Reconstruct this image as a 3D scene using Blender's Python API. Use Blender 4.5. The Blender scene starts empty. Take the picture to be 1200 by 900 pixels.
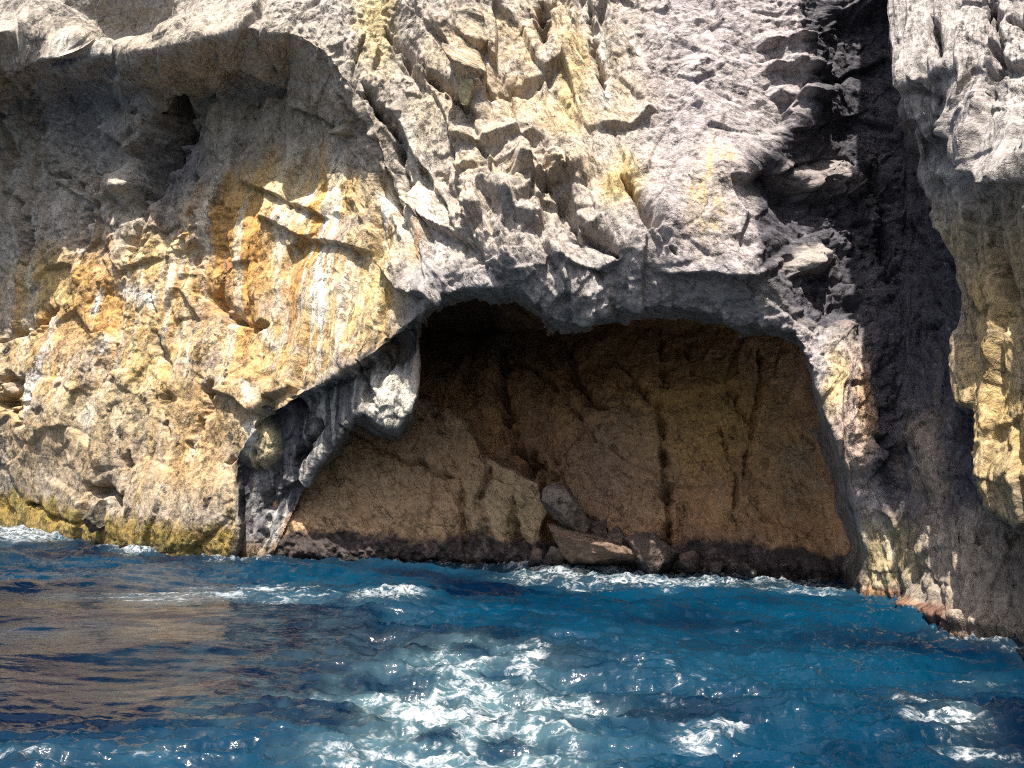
import bpy, math, time
import numpy as np
from concurrent.futures import ThreadPoolExecutor

T0 = time.time()
sc = bpy.context.scene
COL = sc.collection
F32 = np.float32

# ------------------------------------------------------------------ camera
CAM_H, PITCH, ROLL, FPX = 3.0, math.atan(110 / 906), math.radians(1.5), 906.0
cam_d = bpy.data.cameras.new('camera')
cam_d.sensor_fit = 'HORIZONTAL'
cam_d.sensor_width = 36.0
cam_d.lens = 36.0 * FPX / 1200.0
cam_d.clip_start, cam_d.clip_end = 0.1, 6000
cam = bpy.data.objects.new('camera', cam_d)
COL.objects.link(cam)
def _rx(a):
    c, s = math.cos(a), math.sin(a)
    return np.array([[1, 0, 0], [0, c, -s], [0, s, c]])
def _rz(a):
    c, s = math.cos(a), math.sin(a)
    return np.array([[c, -s, 0], [s, c, 0], [0, 0, 1]])
RC = _rx(math.pi / 2 + PITCH) @ _rz(ROLL)
import mathutils
cam.matrix_world = mathutils.Matrix.Translation((0, 0, CAM_H)) @ mathutils.Matrix(RC.tolist()).to_4x4()
sc.camera = cam

# ------------------------------------------------------------------ sky, sun, exposure
SUN_EL, SUN_AZ = math.radians(65), math.radians(-12)      # az: from behind the camera, minus = from its left
sdir = np.array([math.sin(SUN_AZ) * math.cos(SUN_EL), -math.cos(SUN_AZ) * math.cos(SUN_EL), math.sin(SUN_EL)])
world = bpy.data.worlds.new('World')
sc.world = world
world.use_nodes = True
wn = world.node_tree.nodes
wn.clear()
sky = wn.new('ShaderNodeTexSky')
sky.sky_type = 'NISHITA'
sky.sun_disc = False
sky.dust_density = 4.0
sky.ozone_density = 0.6
sky.sun_elevation = SUN_EL
sky.sun_rotation = math.atan2(sdir[0], sdir[1])
bg = wn.new('ShaderNodeBackground')
bg.inputs['Strength'].default_value = 0.1
wo = wn.new('ShaderNodeOutputWorld')
world.node_tree.links.new(sky.outputs[0], bg.inputs[0])
world.node_tree.links.new(bg.outputs[0], wo.inputs[0])
sun_d = bpy.data.lights.new('sun', 'SUN')
sun_d.energy = 5.0
sun_d.angle = math.radians(0.53)
sun_d.color = (1.0, 0.94, 0.84)
sun = bpy.data.objects.new('sun', sun_d)
sun.rotation_euler = mathutils.Vector(sdir.tolist()).to_track_quat('Z', 'Y').to_euler()
sun.location = (0, -20, 40)
COL.objects.link(sun)
sc.view_settings.view_transform = 'Standard'
sc.view_settings.look = 'None'
sc.view_settings.gamma = 1.0
sc.view_settings.exposure = 1.12
sc.view_settings.use_curve_mapping = False
sc.cycles.max_bounces = 8
sc.cycles.diffuse_bounces = 5
sc.cycles.use_denoising = False
sc.cycles.filter_width = 1.15
sc.cycles.sample_clamp_indirect = 4.0
sc.cycles.sample_clamp_direct = 8.0

# ------------------------------------------------------------------ numeric helpers
POOL = ThreadPoolExecutor(4)
def par(fn, *arrs):
    """run fn over flattened chunks of the arrays in parallel"""
    shp = arrs[0].shape
    fl = [np.ascontiguousarray(a, dtype=F32).ravel() for a in arrs]
    n = fl[0].size
    step = 60000
    futs = [POOL.submit(fn, *[a[i:i + step] for a in fl]) for i in range(0, n, step)]
    res = [f.result() for f in futs]
    if isinstance(res[0], tuple):
        return tuple(np.concatenate([r[k] for r in res]).reshape(shp) for k in range(len(res[0])))
    return np.concatenate(res).reshape(shp)

def _h(ix, iy, iz, seed):
    h = (ix.astype(np.uint32) * np.uint32(374761393) + iy.astype(np.uint32) * np.uint32(668265263)
         + iz.astype(np.uint32) * np.uint32(2246822519) + np.uint32((seed * 3266489917) & 0xffffffff))
    h = (h ^ (h >> np.uint32(13))) * np.uint32(1274126177)
    h = (h ^ (h >> np.uint32(15))) * np.uint32(2654435761)
    return h ^ (h >> np.uint32(16))
def _r(h): return h.astype(F32) * F32(2.0 / 4294967295.0) - F32(1)

def _vn(x, y, z, seed):
    xf, yf, zf = np.floor(x), np.floor(y), np.floor(z)
    ix, iy, iz = xf.astype(np.int64), yf.astype(np.int64), zf.astype(np.int64)
    fx, fy, fz = x - xf, y - yf, z - zf
    fx = fx * fx * fx * (fx * (fx * 6 - 15) + 10); fy = fy * fy * fy * (fy * (fy * 6 - 15) + 10); fz = fz * fz * fz * (fz * (fz * 6 - 15) + 10)
    out = 0
    for a in (0, 1):
        wa = fx if a else 1 - fx
        for b in (0, 1):
            wb = wa * (fy if b else 1 - fy)
            for c in (0, 1):
                out = out + wb * (fz if c else 1 - fz) * _r(_h(ix + a, iy + b, iz + c, seed))
    return out
def noise(x, y, z, seed=0, octs=1, gain=0.5, ridged=False):
    def f(x, y, z):
        o, amp, tot = 0, 1.0, 0
        for k in range(octs):
            n = _vn(x * F32(2.03 ** k) + F32(k * 17.3), y * F32(2.03 ** k), z * F32(2.03 ** k) - F32(k * 9.1), seed + k)
            if ridged: n = 1 - 2 * np.abs(n)
            o = o + amp * n; tot += amp; amp *= gain
        return (o / tot).astype(F32)
    return par(f, x, y, z)
def facet(a, b, seed=0, tilt=1.0):
    """2-D cellular facets: returns a plane-per-cell height and the distance to the cell border"""
    def f(a, b):
        fa, fb = np.floor(a), np.floor(b)
        ia, ib = fa.astype(np.int64), fb.astype(np.int64)
        d1 = np.full(a.shape, 9, F32); d2 = np.full(a.shape, 9, F32); hh = np.zeros(a.shape, F32); h2_ = np.zeros(a.shape, F32)
        z0 = np.zeros_like(ia)
        for i in (-1, 0, 1):
            for j in (-1, 0, 1):
                h = _h(ia + i, ib + j, z0, seed); h2 = _h(ia + i, ib + j, z0 + 1, seed); h3 = _h(ia + i, ib + j, z0 + 2, seed)
                dx = a - (fa + i + 0.5 + 0.46 * _r(h)); dy = b - (fb + j + 0.5 + 0.46 * _r(h2))
                d = dx * dx + dy * dy
                g1 = _r(h3); g2 = _r(_h(ia + i, ib + j, z0 + 3, seed)); o = _r(_h(ia + i, ib + j, z0 + 4, seed))
                v = o * 0.5 + tilt * (g1 * dx + g2 * dy)
                m = d < d1
                m2 = d < d2; h2_ = np.where(m, hh, np.where(m2, v, h2_)); d2 = np.where(m, d1, np.minimum(d2, d)); hh = np.where(m, v, hh); d1 = np.where(m, d, d1)
        return hh.astype(F32), h2_.astype(F32), (np.sqrt(d2) - np.sqrt(d1)).astype(F32)
    return par(f, a, b)
def facet3(a, b, c, seed=0, tilt=1.0):
    """the same in 3-D, for broken stone on faces of any direction"""
    def f(a, b, c):
        fa, fb, fc = np.floor(a), np.floor(b), np.floor(c)
        ia, ib, ic = fa.astype(np.int64), fb.astype(np.int64), fc.astype(np.int64)
        d1 = np.full(a.shape, 9, F32); d2 = np.full(a.shape, 9, F32); hh = np.zeros(a.shape, F32); h2_ = np.zeros(a.shape, F32)
        for i in (-1, 0, 1):
            for j in (-1, 0, 1):
                for k in (-1, 0, 1):
                    h = _h(ia + i, ib + j, ic + k, seed)
                    r1 = (h & np.uint32(1023)).astype(F32) / 511.5 - 1; r2 = ((h >> np.uint32(10)) & np.uint32(1023)).astype(F32) / 511.5 - 1; r3 = ((h >> np.uint32(20)) & np.uint32(1023)).astype(F32) / 511.5 - 1
                    dx = a - (fa + i + 0.5 + 0.4 * r1); dy = b - (fb + j + 0.5 + 0.4 * r2); dz = c - (fc + k + 0.5 + 0.4 * r3)
                    d = dx * dx + dy * dy + dz * dz
                    v = 0.5 * np.sin(r1 * 40 + r2 * 23) + tilt * (np.sin(r1 * 91) * dx + np.sin(r2 * 87) * dy + np.sin(r3 * 95) * dz)
                    m = d < d1
                    m2 = d < d2; h2_ = np.where(m, hh, np.where(m2, v, h2_)); d2 = np.where(m, d1, np.minimum(d2, d)); hh = np.where(m, v, hh); d1 = np.where(m, d, d1)
        return hh.astype(F32), h2_.astype(F32), (np.sqrt(d2) - np.sqrt(d1)).astype(F32)
    return par(f, a, b, c)
def sstep(a, b, x):
    t = np.clip((x - a) / (b - a), 0, 1)
    return t * t * (3 - 2 * t)
def seg_dist(u, v, pts, closed=False):
    """distance to polyline, sign of the nearest segment's side (+1 = above a left-to-right line), and 0..1 along it"""
    pts = np.asarray(pts, float)
    P = list(zip(pts[:-1], pts[1:])) + ([(pts[-1], pts[0])] if closed else [])
    L = [np.hypot(*(b - a)) for a, b in P]; tot = sum(L)
    def f(u, v):
        best = np.full(u.shape, 1e9, F32); side = np.zeros(u.shape, F32); al = np.zeros(u.shape, F32); acc = 0
        for (a, b), l in zip(P, L):
            d = (b - a) / max(l, 1e-6)
            du, dv = u - F32(a[0]), v - F32(a[1])
            t = np.clip(du * F32(d[0]) + dv * F32(d[1]), 0, F32(l))
            ex, ey = du - t * F32(d[0]), dv - t * F32(d[1])
            q = ex * ex + ey * ey
            m = q < best
            side = np.where(m, np.sign(F32(d[1]) * du - F32(d[0]) * dv), side)
            al = np.where(m, (F32(acc) + t) / F32(tot), al)
            best = np.where(m, q, best); acc += l
        return np.sqrt(best), side.astype(F32), al.astype(F32)
    return par(f, u, v)
def poly_sdf(u, v, pts):
    """signed pixel distance, positive inside"""
    d, _, _ = seg_dist(u, v, pts, True)
    p = np.asarray(pts, float)
    def ins(u, v):
        c = np.zeros(u.shape, bool)
        for i in range(len(p)):
            (x1, y1), (x2, y2) = p[i], p[i - 1]
            if y1 == y2: continue
            m = ((y1 > v) != (y2 > v)) & (u < (x2 - x1) * (v - y1) / (y2 - y1) + x1)
            c ^= m
        return c
    return np.where(par(ins, u, v), d, -d).astype(F32)

def project(x, y, z):
    dx, dy, dz = x, y, z - CAM_H
    cx = RC[0, 0] * dx + RC[1, 0] * dy + RC[2, 0] * dz
    cy = RC[0, 1] * dx + RC[1, 1] * dy + RC[2, 1] * dz
    cz = RC[0, 2] * dx + RC[1, 2] * dy + RC[2, 2] * dz
    cz = np.minimum(cz, -0.05)
    return (600 + FPX * cx / -cz).astype(F32), (450 - FPX * cy / -cz).astype(F32)
def unproject(u, v, y):
    d = RC @ np.array([(u - 600) / FPX, -(v - 450) / FPX, -1.0])
    return np.array([0, 0, CAM_H]) + d * (y / d[1])

# ------------------------------------------------------------------ the rock: a curtain r(theta, height) round the cove, in overlapping layers
CX, CY = 0.0, 4.0
def cyl(p): return math.atan2(p[0] - CX, p[1] - CY), p[2], math.hypot(p[0] - CX, p[1] - CY)
SC = 22.0
class Layer:
    """thin-plate surface through known points (pixel, forward distance)"""
    def __init__(s, pts, lam=0.02):
        q = np.array([cyl(unproject(*p)) for p in pts])
        s.X = np.stack([q[:, 0] * SC, q[:, 1]], 1); r = q[:, 2]
        n = len(r)
        D = np.hypot(s.X[:, None, 0] - s.X[None, :, 0], s.X[:, None, 1] - s.X[None, :, 1])
        A = np.zeros((n + 3, n + 3))
        A[:n, :n] = s.phi(D) + np.eye(n) * lam * 30
        A[:n, n] = 1; A[:n, n + 1:] = s.X; A[n, :n] = 1; A[n + 1:, :n] = s.X.T
        s.w = np.linalg.solve(A, np.concatenate([r, [0, 0, 0]]))
        s.lo, s.hi = r.min() - 1.5, r.max() + 2.5
    @staticmethod
    def phi(d): return np.where(d > 1e-9, d * d * np.log(np.maximum(d, 1e-9)), 0)
    def __call__(s, th, z):
        n = len(s.X)
        def f(a, z):
            o = s.w[n] + s.w[n + 1] * a + s.w[n + 2] * z
            for (x, y), w in zip(s.X, s.w[:n]): o = o + w * s.phi(np.hypot(a - x, z - y))
            return np.clip(o, s.lo, s.hi).astype(F32)
        return par(f, (th * SC).astype(F32), z)

L_cave = Layer([(300,655,27.6),(330,657,27.4),(450,657,27.5),(560,659,27.5),(640,664,27.2),(760,668,26.8),(900,674,26.0),(980,678,25.4),
    (300,560,28.6),(400,520,29.4),(500,470,30.6),(480,400,33.2),(560,420,32.4),(420,430,31.5),(560,520,29.6),(620,520,29.6),(600,470,30.2),(640,600,28.2),
    (700,600,27.6),(700,500,28.4),(700,420,30.4),(760,560,27.6),(790,500,27.9),(850,500,27.6),(850,420,29.6),(850,600,26.8),(930,420,29.0),(945,500,27.2),(955,560,26.7),(970,620,26.0),
    (600,340,35),(480,340,35.5),(800,350,33),(940,350,31),(1040,500,26.2),(1040,650,25.0),(200,600,28.5),(250,400,31)])
L_slab = Layer([(310,657,27.2),(340,655,27.2),(450,658,27.1),(560,659,27.0),(640,663,26.8),(600,600,27.0),(620,570,27.1),(560,560,27.2),(500,540,27.7),(560,510,27.9),
    (450,510,28.4),(400,520,28.2),(350,580,27.4),(470,470,29.2),(400,470,29.2),(650,600,26.6),(520,610,26.9),(430,600,27.1)])
L_pillar = Layer([(275,655,27.4),(330,656,27.0),(300,610,27.4),(330,600,27.3),(300,540,27.2),(340,540,26.6),(370,500,26.0),(420,480,24.9),(400,450,25.3),(440,430,24.9),
    (470,490,24.1),(485,440,24.2),(480,400,24.3),(360,550,26.4),(345,590,26.9),(450,460,24.3),(500,380,23.9),(300,500,26.8),(430,490,24.6)])
L_main = Layer([(-250,590,47),(-120,600,42),(0,628,36),(60,634,32.5),(130,642,29.7),(200,648,28.2),(275,654,27.0),(330,656,26.6),
    (-120,480,40),(0,500,34.2),(100,500,30.6),(200,520,28.6),(270,540,27.1),(0,420,34.6),(100,400,31.2),(200,400,29.5),(300,400,27.2),(400,410,24.6),(300,485,26.2),(350,450,25.2),
    (-120,330,40),(100,330,31.6),(200,310,30.2),(300,260,28.4),(400,240,26.2),(450,300,24.8),(460,380,23.6),(500,350,22.5),
    (-120,200,39),(50,250,33.2),(150,220,31.6),(220,180,30.8),(300,170,29.3),(380,180,27.6),(-120,100,38),(0,110,33.3),(100,100,32),(200,100,30.9),(300,110,29.0),(400,140,27.2),(100,40,32.3),(300,50,29.6),(400,90,27.4),
    (470,200,25.0),(500,100,25.2),(500,200,24.4),(480,0,26.0),(550,0,25.8),(550,120,24.6),(600,180,23.6),(650,240,22.8),(600,300,21.6),(550,300,22.1),(700,300,21.9),(650,340,22.3),(650,385,23.0),
    (750,320,21.8),(750,375,22.8),(560,355,22.4),(700,100,24.2),(640,100,24.6),(640,20,25.8),(700,0,25.2),(800,100,23.4),(800,200,22.5),(800,300,21.7),(850,250,22.0),(850,100,23.3),(850,0,24.4),(880,320,21.7),(850,375,22.8),
    (920,330,21.9),(930,390,22.4),(940,200,22.9),(940,60,24.2),(960,420,21.8),(1000,480,21.4),(1000,540,21.3),(1012,600,22.1),(1010,695,22.8),(1035,700,21.5),(1040,560,21.7),(1035,440,22.0),(985,690,23.0),
    (-120,-150,44),(200,-200,34),(500,-200,29),(700,-200,29),(900,-200,28),(700,-500,38),(200,-500,44)])
L_over = Layer([(-250,85,38),(-120,85,35),(0,88,31.4),(60,82,30.8),(110,66,30.4),(180,56,29.4),(-120,20,30.6),(0,15,27.3),(100,12,26.8),(200,15,26.25),(250,32,26.3),(290,24,25.9),(350,36,25.2),(380,60,24.8),(420,110,24.5),(455,195,24.9),
    (500,200,24.5),(520,100,25.1),(0,-60,29.4),(200,-60,27.9),(0,-160,32.5),(200,-130,29.6),(-120,-60,33),(300,-60,27.0),(400,-20,26.2),(430,40,25.3),(500,0,25.9),(200,-200,31),(400,-200,29),(-120,-150,36)])
L_gully = Layer([(885,215,24.3),(905,280,23.9),(915,330,23.5),(900,150,25),(940,0,25.2),(960,100,25.2),(960,200,24.6),(940,300,23.6),(970,350,23.4),(1000,300,24.4),(1000,200,25),(1000,100,25.6),(1030,0,26),(1050,300,24.2),(1090,300,23.2),(1060,200,24.8),(1100,100,24.6),
    (1000,400,23.2),(1040,420,22.9),(1050,500,22.2),(1080,480,21.6),(1060,560,21.2),(1090,560,20.2),(1070,620,20.3),(1050,705,20.2),(1030,600,21.5),(1020,700,21.2),(1080,715,19.0),(1110,727,17.9),(1150,736,17.0),(1200,746,16.2),(1300,775,13.5),(1400,820,10.5),
    (1110,640,18.8),(1150,640,17.9),(1200,650,17.2),(1300,650,14.6),(1130,560,19.4),(1200,560,18),(1130,450,20.6),(1200,400,19.5),(1200,200,21),(1300,300,17),(1000,-200,29),(1200,-200,24),(1000,-600,36)])
L_butt = Layer([(1040,-300,19.6),(1045,-100,18.6),(1060,0,18.1),(1060,100,17.5),(1120,0,17.1),(1200,0,16.2),(1120,80,16.5),(1200,100,15.3),(1090,130,17.0),(1085,200,18.2),(1110,170,17.8),(1110,250,18.0),(1150,170,16.0),(1180,200,15.3),(1150,230,16.9),(1140,300,16.9),
    (1125,400,17.2),(1125,470,17.0),(1160,400,16.2),(1200,300,15.4),(1200,400,15.1),(1200,500,14.9),(1160,500,15.9),(1150,550,16.2),(1180,600,15.6),(1215,630,15.0),(1300,0,13.0),(1300,300,13),(1300,500,12.6),(1300,660,12.5),(1400,100,10),(1400,500,9.8),(1400,720,9.8),
    (1200,-300,16),(1120,-300,17),(1100,-900,19),(1300,-600,15)])

P_open = [(322,800),(322,660),(332,620),(350,580),(372,545),(400,506),(416,486),(430,483),(448,494),(470,496),(487,462),(492,430),(489,395),(500,358),(520,342),(560,338),(600,341),(630,356),(645,374),(682,379),(700,367),(740,361),(790,356),(820,364),(850,372),(900,380),(932,388),(952,430),(983,520),(1003,590),(1015,640),(1013,700),(1013,800)]
P_pill = [(272,800),(273,652),(278,590),(281,535),(300,493),(340,470),(380,446),(400,434),(440,408),(470,385),(500,362),(530,420),(520,520),(420,560),(400,660),(400,800)]
P_slab = [(250,800),(290,620),(330,560),(380,500),(440,462),(500,470),(545,500),(562,535),(580,541),(600,553),(634,566),(641,590),(632,625),(634,668),(634,800)]
P_gully = [(935,-3000),(938,40),(948,90),(938,140),(905,176),(866,182),(874,226),(894,258),(898,318),(925,362),(962,385),(1000,398),(1024,420),(1026,560),(1046,640),(1060,700),(1065,800),(1300,1200),(5000,1600),(5000,-3000)]
P_over = [(-3000,110),(-300,100),(0,91),(60,84),(108,66),(180,57),(235,46),(290,30),(350,42),(384,64),(422,112),(452,196),(520,215),(560,140),(540,-100),(540,-3000),(-3000,-3000)]
P_butt = [(1020,-3000),(1036,-300),(1044,0),(1047,70),(1054,100),(1072,138),(1084,200),(1098,246),(1115,300),(1121,360),(1119,420),(1116,470),(1128,505),(1146,540),(1160,580),(1190,606),(1215,620),(1260,650),(1400,720),(2000,900),(5000,1200),(5000,-3000)]

def layers(TH, Z):
    """composite distance, index of the layer that shows"""
    R = {}
    for k, L in (('cave', L_cave), ('slab', L_slab), ('pill', L_pillar), ('gully', L_gully), ('main', L_main), ('over', L_over), ('butt', L_butt)):
        R[k] = L(TH, Z)
    st, ct = np.sin(TH), np.cos(TH)
    wx = noise(TH * SC * 0.9, Z * 0.9, Z * 0, 5, 4) * 6
    wz = noise(TH * SC * 0.9, Z * 0.9, Z * 0 + 7, 15, 4) * 6
    def uv(k):
        u, v = project(CX + R[k] * st, CY + R[k] * ct, Z)
        return u + wx, v + wz
    r = R['cave'].copy(); lab = np.zeros(r.shape, np.int8)
    def put(r, lab, k, s, w, i):
        t = sstep(-w, 0, s) if np.isscalar(w) else w
        lab = np.where(s > 0, i, lab).astype(np.int8)
        return (r * (1 - t) + R[k] * t).astype(F32), lab
    u, v = uv('slab'); r, lab = put(r, lab, 'slab', poly_sdf(u, v, P_slab), 10, 1)
    r0 = r.copy()
    u, v = uv('gully'); sg = poly_sdf(u, v, P_gully); r, lab = put(r, lab, 'gully', sg, 50, 3)
    u, v = uv('pill'); s = np.minimum(poly_sdf(u, v, P_pill), -poly_sdf(u, v, P_open)); r, lab = put(r, lab, 'pill', s, 10, 2)
    u, v = uv('main')
    so, sp, sg = -poly_sdf(u, v, P_open), -poly_sdf(u, v, P_pill), -poly_sdf(u, v, P_gully)
    s = np.minimum(np.minimum(so, sp), sg)
    r, lab = put(r, lab, 'main', s, np.minimum(np.minimum(sstep(-1, 0, so / (12 + 26 * sstep(880, 960, u) * sstep(400, 470, v))), sstep(-9, 0, sp)), sstep(-46, 4, sg)), 4)
    u, v = uv('over'); r, lab = put(r, lab, 'over', poly_sdf(u, v, P_over), 14, 5)
    u, v = uv('butt'); r, lab = put(r, lab, 'butt', poly_sdf(u, v, P_butt), 9, 6)
    return r, lab, r0, R['main']

NC, NR = 1250, 920
Z0, Z1 = -1.2, 34.0
# columns: dense in view, denser where walls run away from the eye
def warp_density(x, dens, n):
    c = np.concatenate([[0], np.cumsum(0.5 * (dens[1:] + dens[:-1]) * np.diff(x))])
    return np.interp(np.linspace(0, c[-1], n), c, x)
th_a = np.linspace(math.radians(-62), math.radians(82), 700)
z_a = np.concatenate([np.linspace(Z0, 19, 240), np.linspace(19.2, Z1, 40)])
TA, ZA = np.meshgrid(th_a, z_a, indexing='ij')
rA, _, _, _ = layers(TA.astype(F32), ZA.astype(F32))
g = np.abs(np.gradient(rA, th_a, axis=0)) / rA
slope = np.mean(np.clip(g[:, :200], 0, 5), axis=1)
slope = np.convolve(np.pad(slope, 6, mode='edge'), np.ones(13) / 13, mode='valid')
inview = (th_a > math.radians(-39)) & (th_a < math.radians(44))
dens = np.where(inview, 1 + 0.9 * slope, 0.16)
dens = np.convolve(np.pad(dens, 6, mode='edge'), np.ones(13) / 13, mode='valid')
th = warp_density(th_a, dens, NC)
z_f = np.concatenate([np.linspace(Z0, 22.5, 690), np.linspace(22.6, Z1, 50)])
TF, ZF = np.meshgrid(th, z_f, indexing='ij')
rF, lF, r0F, rmF = layers(TF.astype(F32), ZF.astype(F32))
# rows: even along the profile of every column
dr = np.abs(np.diff(rF, axis=1)); dz = np.diff(ZF, axis=1)
ds = np.sqrt(dz ** 2 + np.minimum(dr * 0.8, 6) ** 2) * np.where(z_f[1:] < 21.5, 1.0, 0.12)[None, :]
k = 9; pad = np.pad(ds, ((k, k), (0, 0)), mode='edge'); cs = np.cumsum(pad, axis=0)
ds = (cs[2 * k:] - np.concatenate([np.zeros((1, cs.shape[1])), cs[:-2 * k - 1]]))[: NC] / (2 * k + 1)
Z = np.empty((NC, NR), F32); R = np.empty((NC, NR), F32); R0 = np.empty((NC, NR), F32); RM = np.empty((NC, NR), F32)
for i in range(NC):
    c = np.concatenate([[0], np.cumsum(ds[i])])
    zz = np.interp(np.linspace(0, c[-1], NR), c, z_f)
    Z[i] = zz; R[i] = np.interp(zz, z_f, rF[i]); R0[i] = np.interp(zz, z_f, r0F[i]); RM[i] = np.interp(zz, z_f, rmF[i])
TH = np.repeat(th[:, None], NR, 1).astype(F32)
ui = np.clip(np.searchsorted(z_f, Z.ravel()).reshape(Z.shape), 0, len(z_f) - 1)
LAB = lF[np.arange(NC)[:, None], ui]
def normals(X, Y, Z):
    P = np.stack([X, Y, Z], -1)
    a = np.gradient(P, axis=0); b = np.gradient(P, axis=1)
    n = np.cross(b, a)
    n /= np.linalg.norm(n, axis=-1, keepdims=True) + 1e-9
    return n
def blur(A, k):
    for ax in (0, 1):
        pad = [(0, 0)] * A.ndim; pad[ax] = (k + 1, k)
        c = np.cumsum(np.pad(A, pad, mode='edge'), axis=ax)
        n = A.shape[ax]
        A = (np.take(c, range(2 * k + 1, 2 * k + 1 + n), ax) - np.take(c, range(0, n), ax)) / (2 * k + 1)
    return A
# the sheet's own return behind every edge of the cave mouth (label 7); beyond that the cave is a shell of its own
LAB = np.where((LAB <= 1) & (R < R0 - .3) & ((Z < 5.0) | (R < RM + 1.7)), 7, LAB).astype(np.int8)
cth = np.linspace(math.radians(-27), math.radians(31), 600); cz = np.concatenate([np.linspace(Z0, 8.8, 330), np.linspace(8.85, 12.5, 60)])
CT, CZ = [a.astype(F32) for a in np.meshgrid(cth, cz, indexing='ij')]
cR, cL, c0, cM = layers(CT, CZ)
c0 = c0 - 9 * sstep(9.2, 12.5, CZ); c0 = np.where(CZ > 7.5, np.maximum(c0, cM + .8), c0); c0 = np.where(cL >= 2, np.maximum(c0, cR + .6 + 1.6 * (cL == 3)), c0).astype(F32)
st, ct = np.sin(CT), np.cos(CT)
cs_ = L_slab(CT, CZ); us, vs_ = project(CX + cs_ * st, CY + cs_ * ct, CZ)
cL = (poly_sdf(us, vs_, P_slab) > -3).astype(np.int8)
GRIDS = [(TH, Z, R, LAB), (CT, CZ, c0, cL)]
DONE = []
for PASS in (0, 1):
    TH, Z, R, LAB = GRIDS[PASS]
    nc, nr = R.shape
    X = (CX + R * np.sin(TH)).astype(F32); Y = (CY + R * np.cos(TH)).astype(F32)
    N = normals(X, Y, Z)
    N = blur(N, 4); N /= np.linalg.norm(N, axis=-1, keepdims=True) + 1e-9
    if N[nc // 2, nr // 3, 1] > 0: N = -N
    U, V = project(X, Y, Z)
    nw1 = noise(X * 0.8, Y * 0.8, Z * 0.8, 31, 3); nw2 = noise(X * 0.8, Y * 0.8, Z * 0.8, 41, 3)
    UW = U + 9 * nw1; VW = V + 9 * nw2

    is_cave = (LAB <= 1).astype(F32); is_butt = (LAB == 6).astype(F32)
    sm = lambda m, k=6: blur(m.astype(F32), k).astype(F32)
    W_cave, W_butt, W_gul, W_pil = sm(LAB == 0), sm(LAB == 6), sm(LAB == 3), sm(LAB == 2)
    W_slab, W_over = sm(LAB == 1), sm(LAB == 5)
    # ---- rock relief
    S = TH * 24.0 - 0.45 * (Y - 24)          # along-wall coordinate
    wa = noise(X * 0.4, Y * 0.4, Z * 0.4, 51, 2); wb = noise(X * 0.4, Y * 0.4, Z * 0.4, 61, 2)
    def rot(a, sx, sz, warp=0.3):
        c, s = math.cos(math.radians(a)), math.sin(math.radians(a))
        p, q = S + warp * wa, Z + warp * wb - 0.7 * (Y - 24)
        return (c * p + s * q) / sx, (-s * p + c * q) / sz
    H = np.zeros_like(R)
    ell0 = lambda a, b, c, d: 1 - sstep(.7, 1.2, np.sqrt(((U - a) / c) ** 2 + ((V - b) / d) ** 2))
    big = noise(X * 0.22, Y * 0.22, Z * 0.22, 71, 3)
    rough = 0.4 + 0.9 * sstep(-0.3, 0.4, noise(X * 0.25, Y * 0.25, Z * 0.25, 81, 3))
    w_diag = sstep(380, 470, U) * (1 - sstep(700, 780, U)) * (1 - sstep(300, 360, V))
    w_hor = sstep(760, 820, U) * (1 - W_butt) * (1 - W_cave) * (1 - 0.6 * sstep(390, 470, V))
    w_left = (1 - sstep(380, 460, U)) * (1 - W_cave - W_slab)
    w_shade = ell0(150, 170, 260, 130)
    w_smooth = np.clip(W_cave * 0.68 + W_slab * 0.6 + 0.35 * sm(V > 480, 20) * (U < 300), 0, 0.8)
    amp = (1 - w_smooth)
    H += 0.32 * big * (1 - 0.5 * w_smooth)
    dP = lambda ax: np.sqrt(sum(np.gradient(A, axis=ax) ** 2 for A in (X, Y, Z)))
    SP = np.maximum(dP(0), dP(1)).astype(F32)                 # grid spacing: no relief finer than the mesh can hold
    att = lambda cell: 1 - sstep(.22 * cell, .5 * cell, SP)
    def soft(h, h2, e, cell):
        t = .5 + .5 * sstep(0, 1, e / np.clip(1.3 * SP / cell, .03, .7))
        return h * t + h2 * (1 - t)
    def add(a, sx, sz, am, seed, w=1.0, crack=0.12, cw=0.10, warp=0.3, tilt=1.1):
        global H
        p, q = rot(a, sx, sz, warp)
        h, h2, e = facet(p, q, seed, tilt); h = soft(h, h2, e, min(sx, sz))
        H += (att(min(sx, sz)) * w * (am * h - crack * am * np.exp(-(e / cw) ** 2))).astype(F32)
    g_l = 1 - np.clip(w_diag + w_hor + W_butt, 0, 1)
    add(-50, 3.2, 1.1, 0.50, 101, w_diag * amp)
    add(-50, 1.3, 0.6, 0.22, 102, w_diag * rough)
    add(80, 3.0, 1.3, 0.32, 103, g_l * amp * (1 - .75 * W_cave))
    add(70, 1.1, 0.55, 0.15, 104, g_l * amp * rough * (1 - .75 * W_cave) * (1 - .45 * w_left))
    add(-8, 2.6, 1.2, 0.24, 105, w_hor * amp)
    add(-12, .9, 0.34, 0.06, 106, w_hor * amp * rough * (1 - .6 * ell0(780, 110, 110, 170)))
    add(102, 2.6, 1.1, 0.34, 107, W_butt)
    add(98, 1.1, 0.45, 0.13, 108, W_butt * rough)
    def add3(sx, sy, sz, am, seed, w, crack=0.3, cw=0.08, tilt=1.2, sh=0.0):
        global H
        h, h2, e = facet3((X + sh * Z + .15 * wa) / sx, (Y + .15 * wb) / sy, (Z - sh * X + .15 * wb) / sz, seed, tilt); h = soft(h, h2, e, min(sx, sz))
        H += (att(min(sx, sz)) * w * (am * h - crack * am * np.exp(-(e / cw) ** 2))).astype(F32)
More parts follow.
